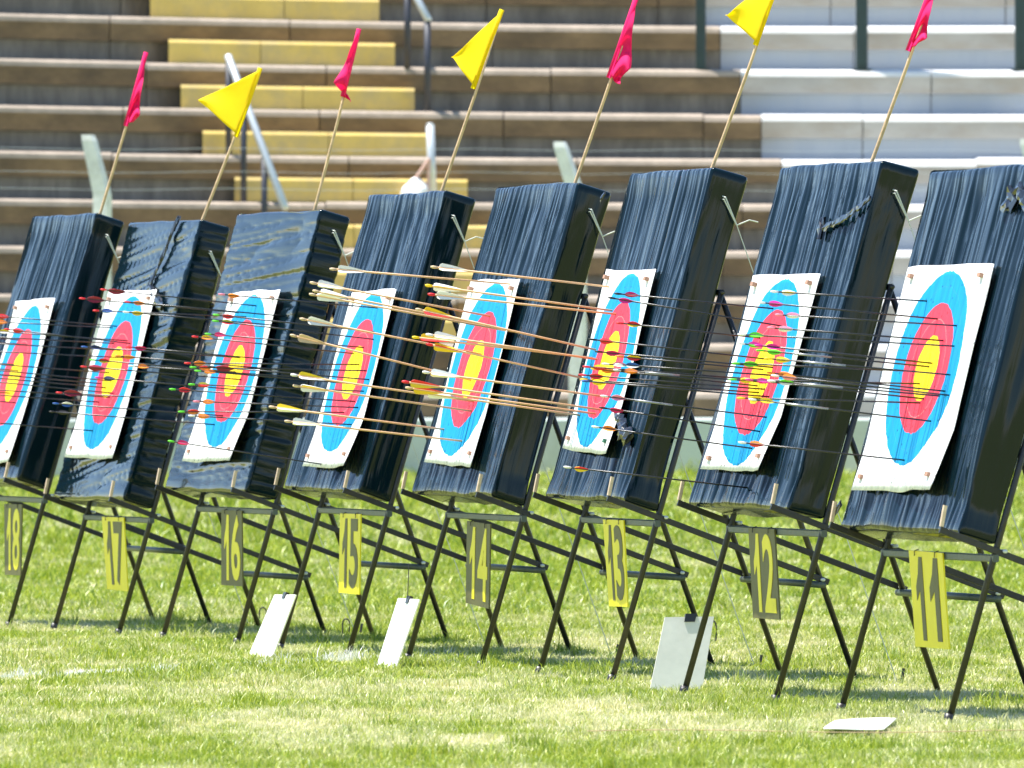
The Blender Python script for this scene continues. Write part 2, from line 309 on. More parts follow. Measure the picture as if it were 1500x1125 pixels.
for k, (ul, ur) in {-3: (130, 470), -2: (160, 500), -1: (190, 528), 0: (218, 555), 1: (245, 578), 2: (263, 607), 3: (295, 632), 4: (342, 685), 5: (378, 722), 6: (415, 760), 7: (450, 798)}.items():
    z = rowZ(k); x0, x1 = uX(ul, k), uX(ur, k)
    prof = [(.57, z + .004), (.57, z + .2), (.275, z + .2), (.25, z + .175), (.25, z + .004)]
    cut = [x0] + ([x0 + (x1 - x0) * rng.uniform(.4, .6)]) + [x1]
    for a, b in zip(cut[:-1], cut[1:]): extr('aisle_step', prof, a + .003, b - .003, k, [M['ystep']], [0] * 5)
for i in range(14):                                                       # base wall in cast bays
    x0 = -13 + 26 / 14 * i; extr('base_wall', [(.55, .84), (-.03, .84), (-.05, .82), (-.05, .15), (.55, .15)], x0 + .004, x0 + 26 / 14 - .004, 8.7, [M['wall']], [0] * 5)
# rails, columns, fence posts
def on_row(u, k, dz=0.0, dd=.2):
    X = uX(u, k); return V(X, rowD(k, X) + dd, rowZ(k) + dz)
h = thing('aisle_handrail', on_row(357, 4), 'sloping galvanised handrail on dark posts at the left of the yellow aisle', 'handrail')
def railpt(u, v, k, dd=.08): X = uX(u, k); return P(u, v, rowD(k, X) + dd)
a_, b_ = railpt(335, 85, 3), railpt(418, 305, 6.1)
mk('rail', *tube([a_ + (a_ - b_) * .01, a_, b_], .032, 10), M['rail'], h, smooth=True)
for u, v0, v1 in ((334, 84, 238), (357, 144, 304), (387, 224, 378)):
    t = (v0 - 85) / 220; p = a_ + (b_ - a_) * max(t, .0); q = p.copy(); q[2] = p[2] - (v1 - v0) * p[1] / F
    mk('post', *tube([q, p - Z1 * .03], .027, 8), M['dpost'], h, smooth=True)
h2_ = thing('aisle_handrail', on_row(625, 2), 'sloping galvanised handrail on dark posts at the right of the yellow aisle', 'handrail')
a_, b_ = railpt(568, -80, .3), railpt(628, 30, 2)
mk('rail', *tube([a_, b_], .032, 10), M['rail'], h2_, smooth=True)
for u, v1 in ((597, 99), (626, 172)):
    t = (u - 568) / 60; p = a_ + (b_ - a_) * t; v0 = HY - (p[2] - CH) * F / p[1]; q = p.copy(); q[2] -= (v1 - v0) * p[1] / F
    mk('post', *tube([q, p - Z1 * .03], .03, 8), M['dpost'], h2_, smooth=True)
X = uX(634, 4); pb = V(X, rowD(4, X) + .12, rowZ(4)); g = thing('rail_stub_post', pb, 'short pale grey steel post standing at the foot of the yellow aisle', 'post')
ptop = P(630, 183, pb[1]); mk('tube', *tube([pb + Z1 * .0, ptop], .036, 12), M['rail'], g, smooth=True); mk('cap', *tube([ptop, ptop + Z1 * .015], [.038, .022], 12), M['rail'], g, smooth=True)
# white cloth bag tied to the stub post
bp_ = P(609, 276, pb[1] - .06); bag = thing('cloth_bag', bp_ - Z1 * .12, 'white cloth bag tied by a faded strap to the grey stub post', 'bag')
vs, fs = [], []; nb = 14
for j in range(9):
    t = j / 8; r = .02 + .1 * math.sin(min(1, t * 1.05) * math.pi * .62) ; zc = bp_[2] + .09 - t * .2
    for i in range(nb):
        an = 2 * math.pi * i / nb; rr = r * (1 + .18 * math.sin(3 * an + j) + .08 * math.cos(7 * an)); vs.append((bp_[0] + rr * math.cos(an), bp_[1] + .5 * rr * math.sin(an), zc))
fs = [(j * nb + i, j * nb + (i + 1) % nb, (j + 1) * nb + (i + 1) % nb, (j + 1) * nb + i) for j in range(8) for i in range(nb)] + [tuple(range(nb))[::-1], tuple(8 * nb + i for i in range(nb))]
mk('pouch', vs, fs, M['cloth'], bag, smooth=True)
mk('strap', *merge(tube([bp_ + Z1 * .08, P(629, 232, pb[1] - .05)], .014, 6), tube([P(629, 232, pb[1] - .05), P(626, 285, pb[1] - .05)], .012, 6)), M['strap'], bag)
for u, w_, lab in ((1027, .085, 'dark green steel column at the left edge of the white painted steps'), (1263, .1, 'dark green steel column in the middle of the white painted steps'), (1496, .1, 'dark green steel column at the far right edge of the stand')):
    X = uX(u, 1); y = rowD(1, X) + .1; g = thing('steel_column', (X, y, rowZ(1)), lab, 'column', 'columns on the stand')
    mk('shaft', *bar(V(X, y, rowZ(1) + .012), V(X, y, rowZ(1) + 3.2), w_, w_, V(0, 1, 0)), M['gpost'], g); mk('base_plate', *bar(V(X, y, rowZ(1) + .001), V(X, y, rowZ(1) + .012), w_ * 1.7, w_ * 1.5, V(0, 1, 0)), M['gpost'], g)
def fpost(ub, ut, vt, vb, lab):
    X = uX(ub, 9); y = rowD(9, X) - .35; g0 = float(gz(y)); s = y / F; g = thing('fence_post', (X, y, g0), lab, 'fence post', 'bent concrete posts along the pitch')
    pts = [V(X, y, g0 - .2), P(ub, vb, y), P(ut, vt, y)]; hw = .062; vs = []
    for i, p in enumerate(pts):
        w2 = hw * (1 if i < 2 else .82)
        vs += [p + V(math.cos(t) * w2 * 1.3, math.sin(t) * w2 * 1.3, 0) for t in (3.6, 5.17, 6.74, 8.31)]
    tp = pts[2] + V(-.012, 0, .045); vs += [tp + V(math.cos(t) * .055, math.sin(t) * .055, 0) for t in (3.6, 5.17, 6.74, 8.31)]
    fs = [(i * 4 + j, i * 4 + (j + 1) % 4, i * 4 + 4 + (j + 1) % 4, i * 4 + 4 + j) for i in range(3) for j in range(4)] + [(3, 2, 1, 0), (12, 13, 14, 15)]
    mk('shaft', vs, fs, M['cpost'], g); return y
for a in ((150, 131, 206, 285, 'white bent concrete fence post behind the leftmost pink flag'), (846, 822, 216, 290, 'white bent concrete fence post beside the pink flag above plate fourteen'), (1528, 1505, 212, 290, 'white bent concrete fence post at the right picture edge')): fpost(*a)
for v, lab in ((216, 'topmost thin fence wire strung between the concrete posts'), (250, 'second thin fence wire strung between the concrete posts'), (275, 'third thin fence wire strung between the concrete posts')):
    pts = []
    for u in np.linspace(-420, 1900, 30):
        X = uX(u, 9); pts.append(P(u, v + 4 * (u / 1500) + 3 * math.sin(u / 109) ** 2, rowD(9, X) - .35 - .09))
    tag(mk('fence_wire', *tube(pts, .0016, 5), M['rail']), lab, 'wire', 'fence wires')

# ------------------------------------------------------------------ butts
W = 1.28
BT = {18: (-2.3127, 49.4, .6891, .276, .2919, 1.3135), 17: (-1.7682, 48.0, .6132, .2948, .2793, 1.3338), 16: (-1.1696, 46.3, .6728, .3141, .2708, 1.2832),
      15: (-.6473, 44.3, .6943, .2666, .2872, 1.3193), 14: (-.0859, 42.6, .6945, .2646, .2793, 1.321), 13: (.4255, 40.7, .7, .2381, .2699, 1.3338),
      12: (.9902, 38.1, .7011, .2686, .2772, 1.31), 11: (1.5128, 36.0, .6457, .2876, .2584, 1.3046)}
class Fr: pass
FR = {}
for k, (x, d, z, psi, L, H) in BT.items():
    f = Fr(); f.O = V(x, d, z); f.nh = V(-math.cos(psi), -math.sin(psi), 0); f.w = V(-math.sin(psi), math.cos(psi), 0); f.L = L; f.H = H; f.T = .152
    f.up = -f.nh * math.sin(L) + Z1 * math.cos(L); f.t = -f.nh * math.cos(L) - Z1 * math.sin(L); f.n = -f.t; FR[k] = f
def fp(f, a, b, c=0.0): return f.O + f.w * a + f.up * b - f.t * c         # a along the row, b up the face, c proud of it
def make_butt(k):
    f = FR[k]; root = thing('archery_butt', fp(f, W / 2, 0, -f.T / 2) * V(1, 1, 0) + V(0, 0, f.O[2] - .05), f'black film wrapped archery butt above number plate {NW[k]}', 'archery butt', 'row of archery butts')
    r = .014; loop = []                                                   # (a, c, outward normal) round the block
    def arc(ca, cc, t0):
        for i in range(1, 4): t = t0 + math.pi / 2 * i / 4; loop.append((ca + r * math.cos(t), cc + r * math.sin(t), math.cos(t), math.sin(t)))
    for a in np.linspace(W - r, r, 170): loop.append((a, 0, 0, 1))
    arc(r, -r, math.pi / 2)
    for c in np.linspace(-r, -f.T + r, 9): loop.append((0, c, -1, 0))
    arc(r, -f.T + r, math.pi)
    for a in np.linspace(r, W - r, 14): loop.append((a, -f.T, 0, -1))
    arc(W - r, -f.T + r, -math.pi / 2)
    for c in np.linspace(-f.T + r, -r, 9): loop.append((W, c, 1, 0))
    arc(W - r, -r, 0)
    lp = np.array(loop); seg = np.linalg.norm(np.diff(np.vstack([lp, lp[:1]])[:, :2], axis=0), axis=1); arcl = np.concatenate([[0], np.cumsum(seg)[:-1]])
    nl, nr = len(lp), (150 if k in (16, 17) else 64); hs = np.concatenate([[0, .004, .014], np.linspace(.035, f.H - .035, nr - 6), [f.H - .014, f.H - .004, f.H]])
    horiz = k in (16, 17); vs, uv = [], []
    for j, b in enumerate(hs):
        ins = .014 * (1 - math.sqrt(max(0, 1 - (1 - min(b, f.H - b) / .014) ** 2))) if min(b, f.H - b) < .014 else 0
        s = arcl; bb = np.full(nl, b); front = lp[:, 3] > .5
        rdg = lambda n: (1 - np.abs(2 * n - 1)) ** 4
        if horiz: q = .5 - .6 * rdg(vnoise(s * .9 + b, bb * 11 - s * (.7 if k == 16 else 1.5), k)) - .5 * rdg(vnoise(s * 1.1, bb * 24 - s * (1.5 if k == 16 else 3), k + 40)) - .35 * rdg(vnoise(s * 1.4, bb * 46 - s * (2.8 if k == 16 else 5), k + 60)) + .4 * (vnoise(s * 1, bb * 7, k + 5) - .5)
        else:
            ws = s + .05 * vnoise(s * 3, bb * 1.6, k + 3) + .06 * math.sin(k * 1.7) * (b - .6) ** 2
            q = .5 - .7 * rdg(vnoise(ws * 8, bb * .7, k)) - .5 * rdg(vnoise(ws * 21, bb * 1.1, k + 40)) - .3 * rdg(vnoise(ws * 43, bb * 1.4, k + 60)) + .6 * (vnoise(ws * 10, bb * .8, k + 5) - .5)
        lowf = vnoise(s * 2.2, bb * 2.2, k + 80)
        disp = np.where(front, (q - .5) * (.012 if horiz else .018) + (lowf - .5) * .008, (q - .5) * .008 + (lowf - .5) * .026 * (lp[:, 3] < .5))
        fade = min(1, min(b, f.H - b) / .1) * .75 + .25
        aa = lp[:, 0] + lp[:, 2] * (disp * fade - ins); cc = lp[:, 1] + lp[:, 3] * (disp * fade - ins)
        wob = .012 * (vnoise(s * 5, bb * 0, k + 7) - .5) if j > nr / 2 else .012 * (vnoise(s * 6, bb * 0, k + 9) - .6)
        bz = b + wob * (abs(b - (f.H if j > nr / 2 else 0)) < .04)
        vs.append(f.O + np.outer(aa, f.w) + np.outer(bz if np.ndim(bz) else np.full(nl, bz), f.up) - np.outer(cc, f.t)); uv.append(np.stack([arcl, bb], 1))
    vs = np.vstack(vs); uv = np.vstack(uv); N_ = len(hs)
    fs = [(j * nl + i, (j + 1) * nl + i, (j + 1) * nl + (i + 1) % nl, j * nl + (i + 1) % nl) for j in range(N_ - 1) for i in range(nl)]
    c0 = len(vs); vs = np.vstack([vs, vs[:nl].mean(0), vs[(N_ - 1) * nl:].mean(0)]); uv = np.vstack([uv, [[.5, 0]], [[.5, f.H]]])
    fs += [(c0, i, (i + 1) % nl) for i in range(nl)] + [(c0 + 1, (N_ - 1) * nl + (i + 1) % nl, (N_ - 1) * nl + i) for i in range(nl)]
    mk('wrapped_block', vs, fs, M['film_h' if horiz else 'film_v'], root, smooth=True, uv=uv)
    return root
def crumple(root, f, pts, rad, seed):                                     # bunched film along a path of pixels: one crinkled rope
    r2 = random.Random(seed); pl = fp(f, 0, 0, .012); cs = [(hit(u, v, pl, f.n), rr) for u, v, rr in pts]; path = []
    for (p, ra), (q, rb) in zip(cs[:-1], cs[1:]):
        n = max(2, int(np.linalg.norm(q - p) / .02))
        path += [(p + (q - p) * i / n, ra + (rb - ra) * i / n) for i in range(n)]
    path.append(cs[-1]); m = 9; vs = []
    for i, (p, rr) in enumerate(path):
        d = unit(path[min(i + 1, len(path) - 1)][0] - path[max(i - 1, 0)][0]); sd_ = np.cross(d, f.n)
        for j in range(m):
            t = 2 * math.pi * j / m; q = rr * (.45 + .7 * r2.random()); vs.append(p + sd_ * math.cos(t) * q * 1.1 + f.n * math.sin(t) * q * .45 + d * (r2.random() - .5) * .02)
    fs = []
    for i in range(len(path) - 1):
        for j in range(m):
            a, b, c, d_ = i * m + j, i * m + (j + 1) % m, (i + 1) * m + (j + 1) % m, (i + 1) * m + j; fs += [(a, b, c), (a, c, d_)]
    fs += [tuple(range(m))[::-1], tuple((len(path) - 1) * m + j for j in range(m))]
    mk('film_knot', vs, fs, M['film_knot'], root)
BR = {k: make_butt(k) for k in BT}
crumple(BR[17], FR[17], [(262, 318, .02), (250, 345, .018), (240, 372, .018), (228, 398, .018), (218, 420, .022), (228, 438, .03), (238, 450, .022)], .03, 3)
crumple(BR[13], FR[13], [(903, 603, .022), (908, 618, .03), (913, 634, .04), (922, 644, .034)], .03, 5)
crumple(BR[12], FR[12], [(1206, 318, .02), (1203, 334, .026), (1200, 350, .018)], .03, 6)
crumple(BR[12], FR[12], [(1206, 334, .016), (1222, 327, .014), (1240, 317, .013), (1258, 304, .014), (1274, 290, .014)], .03, 16)
crumple(BR[11], FR[11], [(1478, 282, .03), (1486, 296, .034), (1470, 304, .022), (1492, 276, .028), (1504, 304, .02)], .03, 8)
crumple(BR[14], FR[14], [(885, 284, .012), (880, 292, .014)], .03, 9)
crumple(BR[11], FR[11], [(1226, 742, .014), (1222, 752, .018), (1231, 738, .016)], .03, 10)

# ------------------------------------------------------------------ stands
STAND = {}
for k, f in FR.items():
    back = -f.nh; root0 = fp(f, W / 2, 0); root0[2] = 0
    r = thing('target_stand', root0, f'black tubular steel easel stand holding the butt above plate {NW[k]}', 'stand', 'row of target stands')
    info = {}; sl = .375
    for side, a in (('near', .012), ('far', W - .1)):
        J = f.O + f.w * a - f.t * -0.0 + back * (f.T * math.cos(f.L) + .004); J[2] = f.O[2] - f.T * math.sin(f.L) - .026
        ld = back * math.sin(.288) + Z1 * math.cos(.288); foot = J - ld * (J[2] / ld[2]); hinge = J + ld * ((1.5 - J[2]) / ld[2])
        lo = f.w * (.026 if side == 'near' else -.026)
        leg0 = back * -.010
        fl_ = mk('front_leg', *tube([foot + leg0 - Z1 * .02, hinge + leg0], .012, 10), M['steel'], r, smooth=True)
        mk('foot_cap', *tube([foot + leg0 - ld * .0 - Z1 * .01, foot + leg0 + ld * .03], .016, 10), M['steel'], fl_, smooth=True)
        rf = foot + back * .985; rf[2] = 0; rd = unit(rf - hinge)
        mk('rear_leg', *tube([hinge + leg0 + lo, rf - Z1 * .02 + lo], .0117, 10), M['steel'], r, smooth=True)
        mk('hinge_bolt', *tube([hinge + leg0 - lo * .8, hinge + leg0 + lo * 1.8], .008, 8), M['steel'], r, smooth=True)
        sdir = unit(back - Z1 * sl); st = J - sdir * ((f.T * math.cos(f.L) + .065) / sdir.dot(back)) - Z1 * .004
        # where the long bar meets the rear leg
        A = np.array([sdir @ back, -(rd @ back)]); B_ = np.array([sdir[2], -rd[2]]); rhs = np.array([(hinge + leg0 - J) @ back, hinge[2] - J[2]])
        t1, t2 = np.linalg.solve(np.stack([A, B_]), rhs); end = J + sdir * t1
        sb_ = mk('support_bar', *bar(st - lo * .55, end + sdir * .03 - lo * .02, .011, .023), M['steel'], r)
        mk('bolt', *tube([J - f.w * .03 + back * .02, J + f.w * .03 + back * .02], .007, 8), M['rail'], r, smooth=True)
        mk('bolt', *tube([end - f.w * .03, end + f.w * .03], .007, 8), M['rail'], r, smooth=True)
        pu = unit(f.up - 0.1 * back); mk('peg', *bar(st - lo * .55 + sdir * .006 + Z1 * .012, st - lo * .55 + sdir * .006 + pu * .085, .012, .014, f.nh), M['peg'], sb_)
        info[side] = (J, foot, end, hinge, st)
    Jn, Jf = info['near'][0], info['far'][0]; dn = -Z1 * .024 - f.nh * -.0 + f.nh * .012
    mk('front_crossbar', *bar(Jf + dn - f.w * -.02, Jn + dn - f.w * .02, .022, .026), M['steel2'], r)
    mk('rear_crossbar', *tube([info['far'][2] - Z1 * .02 + f.w * .02, info['near'][2] - Z1 * .02 - f.w * .02], .0135, 10), M['steel2'], r, smooth=True)
    mk('hinge_bar', *tube([info['far'][3] - back * .010, info['near'][3] - back * .010], .012, 8), M['steel'], r, smooth=True)
    STAND[k] = info; f.plate0 = Jn + dn + f.nh * .02

# ------------------------------------------------------------------ target faces
PAP = {18: ((24, 441), (81, 438), (15, 679), (-42, 680), 448, 658), 17: ((160, 428), (231, 425), (169, 673), (99, 671), 434, 658), 16: ((338, 429), (412, 424), (347, 677), (271, 677), 432, 655), 15: ((516, 427), (582, 424), (515, 686), (446, 684), 430, 662),
       14: ((689, 412), (763, 409), (694, 685), (626, 678), 415, 668), 13: ((888, 395), (961, 396), (892, 667), (828, 658), 401, 655), 12: ((1103, 405), (1202, 400), (1124, 691), (1032, 689), 409, 682), 11: ((1332, 391), (1457, 387), (1376, 721), (1252, 719), 397, 682)}
for k, (tl, tr, br, bl, vt, vb) in PAP.items():
    f = FR[k]; pl = fp(f, 0, 0, .017); c4 = [hit(*p, pl, f.n) for p in (tl, tr, br, bl)]
    vm = (vt + vb) / 2; tt = (vm - (tl[1] + tr[1]) / 2) / ((bl[1] + br[1]) / 2 - (tl[1] + tr[1]) / 2)
    cen = (c4[0] + c4[1]) / 2 * (1 - tt) + (c4[3] + c4[2]) / 2 * tt; rad = (vb - vt) / 2 * cen[1] / F / math.cos(f.L)
    n = 22; vs, uv = [], []
    for j in range(n + 1):
        for i in range(n + 1):
            s, t = i / n, j / n; p = (c4[0] * (1 - s) + c4[1] * s) * (1 - t) + (c4[3] * (1 - s) + c4[2] * s) * t
            edge = .006 * ((vnoise(t * 6, 0, k) - .5) * (i in (0, n)) * 2); p = p + f.w * edge + f.up * .012 * (vnoise(s * 5, t, k + 3) - .5) * (j in (0, n))
            wv = .009 * (vnoise(s * 7 + .3 * t, t * 1.3, k + 20) - .5) + .006 * (vnoise(s * 3, t * 4, k + 30) - .5)
            cw = max(0, t - .72) * max(0, s - .6) * (.3 if k in (11, 15, 16, 12) else .12) + max(0, t - .8) * max(0, .3 - s) * .2
            d = p - cen; uv.append((-(d @ f.w) / rad, (d @ f.up) / rad)); vs.append(p + f.n * (wv + cw + .002) - f.w * -cw * .25)
    m = n + 1; fs = [(j * m + i, (j + 1) * m + i, (j + 1) * m + i + 1, j * m + i + 1) for j in range(n) for i in range(n)]
    vs = np.array(vs); root = thing('paper_target', vs.mean(0) * V(1, 1, 0) + V(0, 0, vs[:, 2].min()), f'printed paper target with blue, red and gold rings on the butt above plate {NW[k]}', 'paper target', 'paper targets')
    vb_ = vs - f.n * .0012; nv = len(vs); rim = [i for i in range(m)] + [j * m + n for j in range(1, m)] + [n * m + i for i in range(n - 1, -1, -1)] + [j * m for j in range(n - 1, 0, -1)]
    fs2 = fs + [tuple(nv + q for q in fc[::-1]) for fc in fs] + [(rim[i], rim[(i + 1) % len(rim)], nv + rim[(i + 1) % len(rim)], nv + rim[i]) for i in range(len(rim))]
    mk('sheet', np.vstack([vs, vb_]), fs2, M['paper'], root, smooth=True, uv=uv + uv)
    for ci, (s, t) in enumerate(((.08, .045), (.9, .05), (.9, .93), (.07, .94))):
        p = (c4[0] * (1 - s) + c4[1] * s) * (1 - t) + (c4[3] * (1 - s) + c4[2] * s) * t + f.n * (.004 + (.02 if (ci == 2 and k in (11, 12, 15, 16)) else .006))
        a, b = f.w * .016, f.up * .0075
        mk('pin', *slabq([p + a + b + f.n * .009, p - a + b + f.n * .009, p - a - b + f.n * .009, p + a - b + f.n * .009], f.n, .022), M['pin_g'] if (k == 13 and ci == 2) else M['pin'], root)

# ------------------------------------------------------------------ number plates
GL = {}
def glyph(ch):
    if ch == '1': return np.array([(1, 1), (1, 0), (.5, 0), (.5, .6), (0, .47), (0, .64), (.36, .8), (.56, 1)], float)[:, :], [tuple(range(8))[::-1]]
    if ch in GL: return GL[ch]
    cu = bpy.data.curves.new('t', 'FONT'); cu.body = ch; cu.resolution_u = 4; cu.offset = .022; o = bpy.data.objects.new('t', cu); COL.objects.link(o)
    me = bpy.data.meshes.new_from_object(o.evaluated_get(bpy.context.evaluated_depsgraph_get())); v = np.array([x.co[:2] for x in me.vertices]); fs = [tuple(p.vertices) for p in me.polygons]
    bpy.data.objects.remove(o); bpy.data.curves.remove(cu); bpy.data.meshes.remove(me)
    mn, mx = v.min(0), v.max(0); GL[ch] = ((v - mn) / (mx - mn), fs); return GL[ch]
PLT = {18: ((6, 738), (32, 739), (30, 843), (7, 842)), 17: ((149, 757), (181, 758), (187, 866), (157, 863)), 16: ((324, 747), (354, 748), (355, 859), (324, 857)), 15: ((498, 752), (528, 753), (526, 871), (496, 868)),
       14: ((684, 763), (718, 768), (716, 892), (682, 883)), 13: ((883, 761), (913, 762), (919, 889), (892, 888)), 12: ((1096, 773), (1134, 775), (1142, 908), (1103, 905)), 11: ((1331, 806), (1380, 810), (1390, 951), (1341, 947))}
for k, q in PLT.items():
    f = FR[k]; tilt = unit(f.nh - Z1 * .03); c4 = [hit(*p, f.plate0, tilt) for p in q]
    yel = k % 2 == 1; root = thing('number_plate', np.mean(c4, 0) * V(1, 1, 0) + V(0, 0, min(c[2] for c in c4)), f'{"yellow" if yel else "olive"} plate with {"dark" if yel else "yellow"} number {NW[k]} hanging below its butt', 'number plate', 'number plates under the butts')
    pl_ = mk('plate', *slabq(c4, tilt, .006), M['yellow_plate' if yel else 'olive_plate'], root)
    bl = lambda s, t: (c4[0] * (1 - s) + c4[1] * s) * (1 - t) + (c4[3] * (1 - s) + c4[2] * s) * t
    for i, ch in enumerate(str(k)):
        gv_, gf_ = glyph(ch); x0, x1 = ((.1, .42), (.5, .92))[i]
        if ch == '1' : x0, x1 = (x0 + .06, x1 - .04) if i == 0 else (x0 + .06, x1 - .08)
        pts = [bl(x0 + (x1 - x0) * s, .93 - .87 * t) + tilt * .0015 for s, t in gv_]; nv = len(pts)
        pts2 = pts + [p - tilt * .0014 for p in pts]
        mk('digit', pts2, [fc for fc in gf_] + [tuple(nv + j for j in fc[::-1]) for fc in gf_], M['olive_plate' if yel else 'yellow_plate'], pl_)
    for s in (.2, .8):                                                     # wire ties to the crossbar
        p = bl(s, .02); mk('tie', *tube([p + tilt * .004 - Z1 * .01, p + tilt * .004 + Z1 * .006, p - tilt * .012 + Z1 * .012], .002, 5), M['wire'], root)

# ------------------------------------------------------------------ flags
def flag(k, base, top, A, B, C, col, amp, folds, lab, tail=None):
    f = FR[k]; best = min((abs(CX + F * q[0] / q[1] - base[0]), q[1]) for q in (fp(f, a, f.H - .004, -.045) for a in np.linspace(-.1, .5, 241))); D = best[1]; b0 = P(*base, D); t0 = P(*top, D); d = unit(t0 - b0)
    r = thing('marker_flag', b0, lab, 'flag', 'flags on the butts')
    mk('pole', *tube([b0 - d * .18, b0, b0 * .5 + t0 * .5 + V(.004, 0, 0), t0], [.0075, .0075, .0068, .006], 8), M['bamboo'], r, smooth=True)
    a, b, c = P(*A, D), P(*B, D), P(*C, D + (.12 if col == 'yflag' else -.02)); n = 18; vs = []
    if tail: tl = P(*tail, D - .015)
    for j in range(n + 1):
        for i in range(n + 1):
            s, t = j / n, i / n; hst = a * (1 - s) + b * s; e = c
            if tail: e = c * (1 - s) + tl * s
            p = hst * (1 - t) + (e if tail else c) * t
            p = p + V(0, 1, 0) * amp * math.sin(folds * math.pi * (s * .8 + t * .9) + k) * (.25 + t) - V(0, .011, 0) + V(1, 0, 0) * amp * .25 * math.sin(5 * s + 7 * t + k) * t
            vs.append(p)
    m = n + 1; fs = [(j * m + i, (j + 1) * m + i, (j + 1) * m + i + 1, j * m + i + 1) for j in range(n) for i in range(n)]
    o = mk('cloth', vs, fs, M[col], r, smooth=True); md = o.modifiers.new('s', 'SOLIDIFY'); md.thickness = .0015
    sl_ = mk('sleeve', *tube([a + d * .012, a * .5 + b * .5, b - d * .012], .0115, 8), M[col], r, smooth=True)
flag(18, (147, 312), (214, 80), (213, 80), (185, 181), (205, 164), 'pink', .03, 3.2, 'furled pink flag on a cane in the leftmost butt', (198, 178))
flag(17, (298, 318), (381, 101), (380, 103), (347, 197), (291, 147), 'yflag', .012, 1.6, 'open yellow flag on a cane in the butt above plate seventeen')
flag(16, (461, 307), (527, 43), (525, 46), (503, 138), (491, 121), 'pink', .03, 2.6, 'narrow pink flag on a cane in the butt above plate sixteen', (513, 150))
flag(15, (648, 277), (736, 15), (734, 18), (694, 126), (662, 84), 'yflag', .012, 1.5, 'open yellow flag on a cane in the butt above plate fifteen')
flag(14, (842, 269), (934, -4), (932, -3), (893, 110), (922, 100), 'pink', .03, 3.0, 'furled pink flag on a cane in the butt above plate fourteen', (906, 124))
flag(13, (1043, 246), (1146, -42), (1143, -38), (1108, 62), (1064, 22), 'yflag', .014, 1.6, 'large yellow flag on a cane in the butt above plate thirteen')
flag(12, (1278, 234), (1374, -36), (1371, -34), (1332, 70), (1358, 52), 'pink', .03, 3.0, 'furled pink flag on a cane in the butt above plate twelve', (1345, 66))

# ------------------------------------------------------------------ guy cords, hooks, boards
for k, (u, v) in {18: (155, 347), 17: (306, 371), 16: (487, 341), 15: (662, 319), 14: (863, 310), 13: (1059, 292), 12: (1309, 283)}.items():
    f = FR[k]; a = hit(u, v, f.O - f.w * .004, f.w); a = a - f.w * .016; kn = a - f.nh * .05 - Z1 * .1 - f.w * .004; e = kn - f.nh * .62 - f.w * .1; e[2] = -.02
    r = thing('guy_cord', e * V(1, 1, 0), f'pale cord tied to the shaded side of the butt above plate {NW[k]}', 'cord', 'guy cords')
    mk('loop', *merge(tube([a + f.w * .02, a, kn], .0028, 6), tube([a + Z1 * .012 + f.w * .02, a + Z1 * .008 - f.nh * .006, kn], .0028, 6)), M['rope'], r)
    mk('free_end', *tube([kn, kn - f.nh * .05 + Z1 * .02, kn - f.nh * .085 + Z1 * .012], .0026, 6), M['rope'], r)
    mk('line', *tube([kn, e], .0019, 6), M['rope'], r); mk('ground_peg', *tube([e - Z1 * .05, e + Z1 * .07 - f.nh * .02], .006, 6), M['steel'], r)
for u, v, hh, lab in ((385, 914, .075, 'thin bent wire hook in the grass beside the left white board'), (507, 932, .075, 'thin bent wire hook in the grass between the two white boards'), (1044, 948, .11, 'thin bent wire hook in the grass beside the grey board')):
    p = ground(u, v); w_ = .016; pts = [p + V(-w_, 0, -.03), p + V(-w_, 0, hh * .75)] + [p + V(-w_ * math.cos(t), 0, hh * .75 + hh * .3 * math.sin(t)) for t in np.linspace(.4, math.pi - .2, 7)] + [p + V(w_, 0, hh * .5), p + V(w_ * .8, 0, hh * .25)]
    tag(mk('wire_hook', *tube(pts, .0035, 6), M['wire'], loc=p), lab, 'wire hook', 'wire hooks in the turf')
def board(q, p0, n, matn, lab, clip, th=.006):
    c4 = [hit(*p, p0, n) for p in q]; root = thing('score_board', (c4[2] + c4[3]) / 2, lab, 'board')
    pn_ = mk('panel', *slabq(c4, n, th), M[matn], root)
    if clip:
        m_ = c4[0] * (1 - clip) + c4[1] * clip; d = unit(c4[1] - c4[0]); u_ = unit(c4[0] - c4[3])
        mk('clip', *slabq([m_ - d * .022 + u_ * .012 + n * .005, m_ + d * .022 + u_ * .012 + n * .005, m_ + d * .02 - u_ * .02 + n * .004, m_ - d * .02 - u_ * .02 + n * .004], n, .016), M['clip'], pn_)
    return c4
for k, q, lab in ((15, ((402, 871), (433, 871), (398, 964), (363, 962)), 'white board clipped to the stand leg left of plate fifteen'), (14, ((583, 876), (614, 878), (579, 979), (551, 977)), 'white board hung on a wire from the stand leg left of plate fourteen')):
    f = FR[k]; foot = STAND[k]['far'][1]; n = unit(f.nh * math.cos(.27) + Z1 * math.sin(.27)); c4 = board(q, ground(*q[3]) + Z1 * .004, n, 'board', lab, .5)
    if k == 14:
        m_ = (c4[0] + c4[1]) / 2; r = thing('hanging_wire', m_, 'thin black wire holding the white board left of plate fourteen', 'wire'); mk('strand', *tube([m_ + n * .004, P(599, 826, m_[1])], .002, 5), M['wire'], r)
g3 = ground(990, 1012); n3 = unit(V(.22, -1, .22)); board(((974, 904), (1046, 903), (1028, 1013), (952, 1011)), g3, n3, 'board_b', 'shaded grey board leaning behind the stand leg left of plate twelve', .52)
q4 = [hit(*p, V(0, 0, .026), Z1) for p in ((1224, 1055), (1313, 1052), (1294, 1066), (1206, 1068))]
vs, fs = [], []; n = 10
